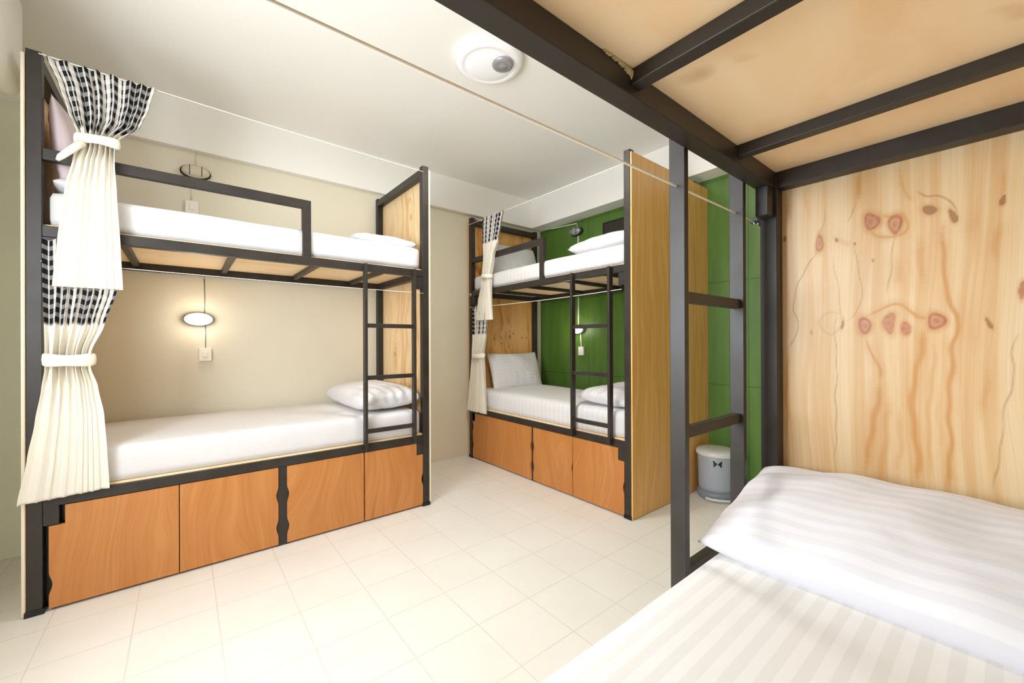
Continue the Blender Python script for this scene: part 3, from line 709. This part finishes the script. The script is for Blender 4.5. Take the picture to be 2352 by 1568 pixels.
bulkhead('lit oval bulkhead lamp on the cream wall over the left lower berth', (0.086, YW, 1.37), (0, 0, 0), True)
bulkhead('unlit dark rimmed bulkhead lamp above the left upper berth', (0.072, YW, 2.405), (0, 0, 0), False)
switch('cream switch box below the lit lamp, left lower berth', (0.124, YW, 1.12), (0, 0, 0))
switch('white switch box just above the left upper mattress', (0.05, YW, 2.155), (0, 0, 0))
cable('thin cable from the left lower berth lamp to its switch', [(0.126, YW - 0.002, 1.33), (0.126, YW - 0.002, 1.165)], 0.003, 'finial')
cable('thin cable rising above the left lower berth lamp', [(0.12, YW - 0.002, 1.41), (0.122, YW - 0.002, 1.52), (0.12, YW - 0.002, 1.66)], 0.003, 'finial')
cable('cable between the left upper berth lamp and its switch', [(0.05, YW - 0.002, 2.36), (0.05, YW - 0.002, 2.2)], 0.004)
cable('cable rising from the left upper berth lamp to the beam', [(0.075, YW - 0.002, 2.44), (0.075, YW - 0.002, 2.552)], 0.003)
XW = 3.418
RZ = (0, 0, -PI / 2)
bulkhead('pale bulkhead lamp on the green wall over the upper berth', (XW, 3.045, 2.425), RZ, False).children[0].data.materials[0] = M['finial']
bulkhead('lit bulkhead lamp on the green wall over the lower berth', (XW, 3.03, 1.335), RZ, True)
switch('white switch box on the green wall below the lit lamp', (XW, 2.985, 1.10), RZ)
switch('white switch box on the green wall at the upper berth pillow', (XW, 3.04, 2.06), RZ)
cable('pale conduit between upper lamp and switch on the green wall', [(XW - 0.004, 3.03, 2.38), (XW - 0.004, 3.03, 2.1)], 0.009, 'sage')
cable('pale conduit above the lower lamp on the green wall', [(XW - 0.004, 3.03, 1.385), (XW - 0.004, 3.03, 1.70)], 0.008, 'sage')
cable('pale conduit between lower lamp and switch on the green wall', [(XW - 0.004, 3.0, 1.29), (XW - 0.004, 2.99, 1.14)], 0.008, 'sage')
cable('pale cable strung along the top of the green wall to the upper lamp', [(XW - 0.10, 3.60, 2.548), (XW - 0.02, 3.40, 2.54), (XW - 0.006, 3.05, 2.52), (XW - 0.006, 3.035, 2.47)], 0.006, 'sage')
vp = empty('dark_panel', (XW, 2.44, 2.32)); tag(vp, 'dark rectangular panel on the green wall above the upper berth pillow', 'wall panel')
MB().box(-0.030, 0.0, -0.235, 0.235, -0.12, 0.115, 0.004).build('frame', M['black'], vp)
MB().box(-0.034, -0.028, -0.21, 0.21, -0.10, 0.095, 0.002).build('face', plain('dark_brown_face', lin(44, 38, 30), 0.5), vp)

# ceiling lamp
cl = empty('ceiling_lamp', (1.41, 1.945, ZC)); tag(cl, 'round frosted glass ceiling lamp with grey centre knob', 'ceiling lamp')
MB().lathe([(0.20, 0.0), (0.206, -0.008), (0.206, -0.020), (0.196, -0.026)], (0, 0, 0), 56).build('base_ring', M['white_plastic'], cl, True)
MB().lathe([(0.197, -0.018), (0.188, -0.034), (0.168, -0.044), (0.150, -0.046), (0.144, -0.042), (0.130, -0.050), (0.09, -0.058), (0.04, -0.062), (0.001, -0.063)], (0, 0, 0), 56).build('glass_dome', M['dome'], cl, True)
fin = MB().lathe([(0.060, 0.0), (0.066, -0.008), (0.060, -0.020), (0.042, -0.026), (0.026, -0.022), (0.018, -0.030), (0.001, -0.032)], (0.045, -0.075, -0.046), 32).build('finial', M['finial'], cl, True)

# white air conditioner high on the left
ac = empty('air_conditioner', (XL, 2.50, 2.62)); tag(ac, 'rounded cream wall unit cut by the upper left edge of the photo', 'air conditioner')
MB().box(0.0, 0.268, -0.42, 0.46, -0.262, 0.20, 0.045, 5).build('body', M['white_plastic'], ac, True)
MB().box(0.05, 0.20, -0.36, 0.36, -0.272, -0.258, 0.005).build('louver', M['cream'], ac)

# ------------------------------------------------------------------ pedal bin
tb = empty('trash_can', (3.215, 1.445, 0)); tag(tb, 'blue-grey pedal bin with pale lid beside the golden panel and green wall', 'trash can')
MB().lathe([(0.128, 0.058), (0.130, 0.10), (0.135, 0.30), (0.137, 0.335)], (0, 0, 0), 48).build('body', M['grey_plastic'], tb, True)
MB().lathe([(0.133, 0.0), (0.139, 0.010), (0.139, 0.048), (0.130, 0.062)], (0, 0, 0), 48).build('base', M['grey_dark'], tb, True)
MB().lathe([(0.142, 0.325), (0.147, 0.332), (0.147, 0.352), (0.136, 0.366), (0.09, 0.374), (0.02, 0.377), (0.001, 0.377)], (0, 0, 0), 48).build('lid', M['lid'], tb, True)
fa = math.radians(-150)
pd = MB()
pd.bm.verts.ensure_lookup_table()
pts = [(0.118 + 0.045 * math.cos(t * 0.9) , 0.085 * math.sin(t), 0.022) for t in [-PI / 2 + i * PI / 12 for i in range(13)]]
pd.tube(pts, 0.010, 8)
pd.build('pedal', M['lid'], tb, True, rot=(0, 0, fa))
em = MB()
R0 = 0.1362
def bowpt(a, z): return (R0 * math.cos(a), R0 * math.sin(a), z)
for sgn in (1, -1):
    pl = [(0.02, 0.285), (0.09, 0.292), (0.20, 0.306), (0.24, 0.304), (0.20, 0.285), (0.205, 0.262), (0.16, 0.258), (0.11, 0.272), (0.04, 0.276)]
    inn = [em.bm.verts.new(bowpt(sgn * a, z)) for a, z in pl]; out = [em.bm.verts.new(Vector(bowpt(sgn * a, z)) * 1.0 + Vector((0.0016, 0, 0))) for a, z in pl]
    em.bm.faces.new(inn); em.bm.faces.new(out[::-1])
    for i in range(len(pl)): em.bm.faces.new((inn[i], inn[(i + 1) % len(pl)], out[(i + 1) % len(pl)], out[i]))
em.build('bow_emblem', M['black'], tb, rot=(0, 0, fa - 0.06))

# ------------------------------------------------------------------ light
def area(name, loc, rot, sx, sy, energy, col):
    d = bpy.data.lights.new(name, 'AREA'); d.shape = 'RECTANGLE'; d.size = sx; d.size_y = sy; d.energy = energy; d.color = col
    o = bpy.data.objects.new(name, d); COL.objects.link(o); o.location = loc; o.rotation_euler = rot; return o
area('window_daylight', (XL - 0.10, 1.25, 1.575), (0, math.radians(-90), 0), 1.1, 1.0, 34, (0.82, 0.91, 1.0))
lp = bpy.data.lights.new('ceiling_bulb', 'AREA'); lp.shape = 'DISK'; lp.size = 0.34; lp.energy = 16; lp.color = (1.0, 0.965, 0.90)
lo = bpy.data.objects.new('ceiling_bulb', lp); COL.objects.link(lo); lo.location = (1.41, 1.945, ZC - 0.10)
w = bpy.data.worlds.new('daylight'); scene.world = w; w.use_nodes = True
w.node_tree.nodes['Background'].inputs[0].default_value = (0.97, 0.99, 1.0, 1); w.node_tree.nodes['Background'].inputs[1].default_value = 2.9

# ------------------------------------------------------------------ camera
F, YAW, PIT, ROL = 931.17, math.radians(50.9327), math.radians(-0.0888), math.radians(-0.2121)
def w2c(v):
    dx, dy, dz = v
    f = dx * math.cos(YAW) + dy * math.sin(YAW); u = dx * math.sin(YAW) - dy * math.cos(YAW); y = -dz
    c, s = math.cos(PIT), math.sin(PIT); y, f = c * y - s * f, s * y + c * f
    c, s = math.cos(ROL), math.sin(ROL); u, y = c * u - s * y, s * u + c * y
    return u, y, f
ax = [w2c(e) for e in ((1, 0, 0), (0, 1, 0), (0, 0, 1))]
right = Vector([a[0] for a in ax]); down = Vector([a[1] for a in ax]); fwd = Vector([a[2] for a in ax])
m = Matrix((right, -down, -fwd)).transposed().to_4x4(); m.translation = Vector((0, 0, 1.2))
cd = bpy.data.cameras.new('camera'); cam = bpy.data.objects.new('camera', cd); COL.objects.link(cam)
cd.sensor_width = 36; cd.lens = F / 2352 * 36; cd.clip_start = 0.01; cam.matrix_world = m
scene.camera = cam
vs = scene.view_settings
vs.view_transform = 'Standard'; vs.look = 'None'; vs.gamma = 1.0; vs.exposure = 0.60; vs.use_curve_mapping = False
scene.cycles.use_denoising = True
scene.cycles.max_bounces = 10; scene.cycles.diffuse_bounces = 8
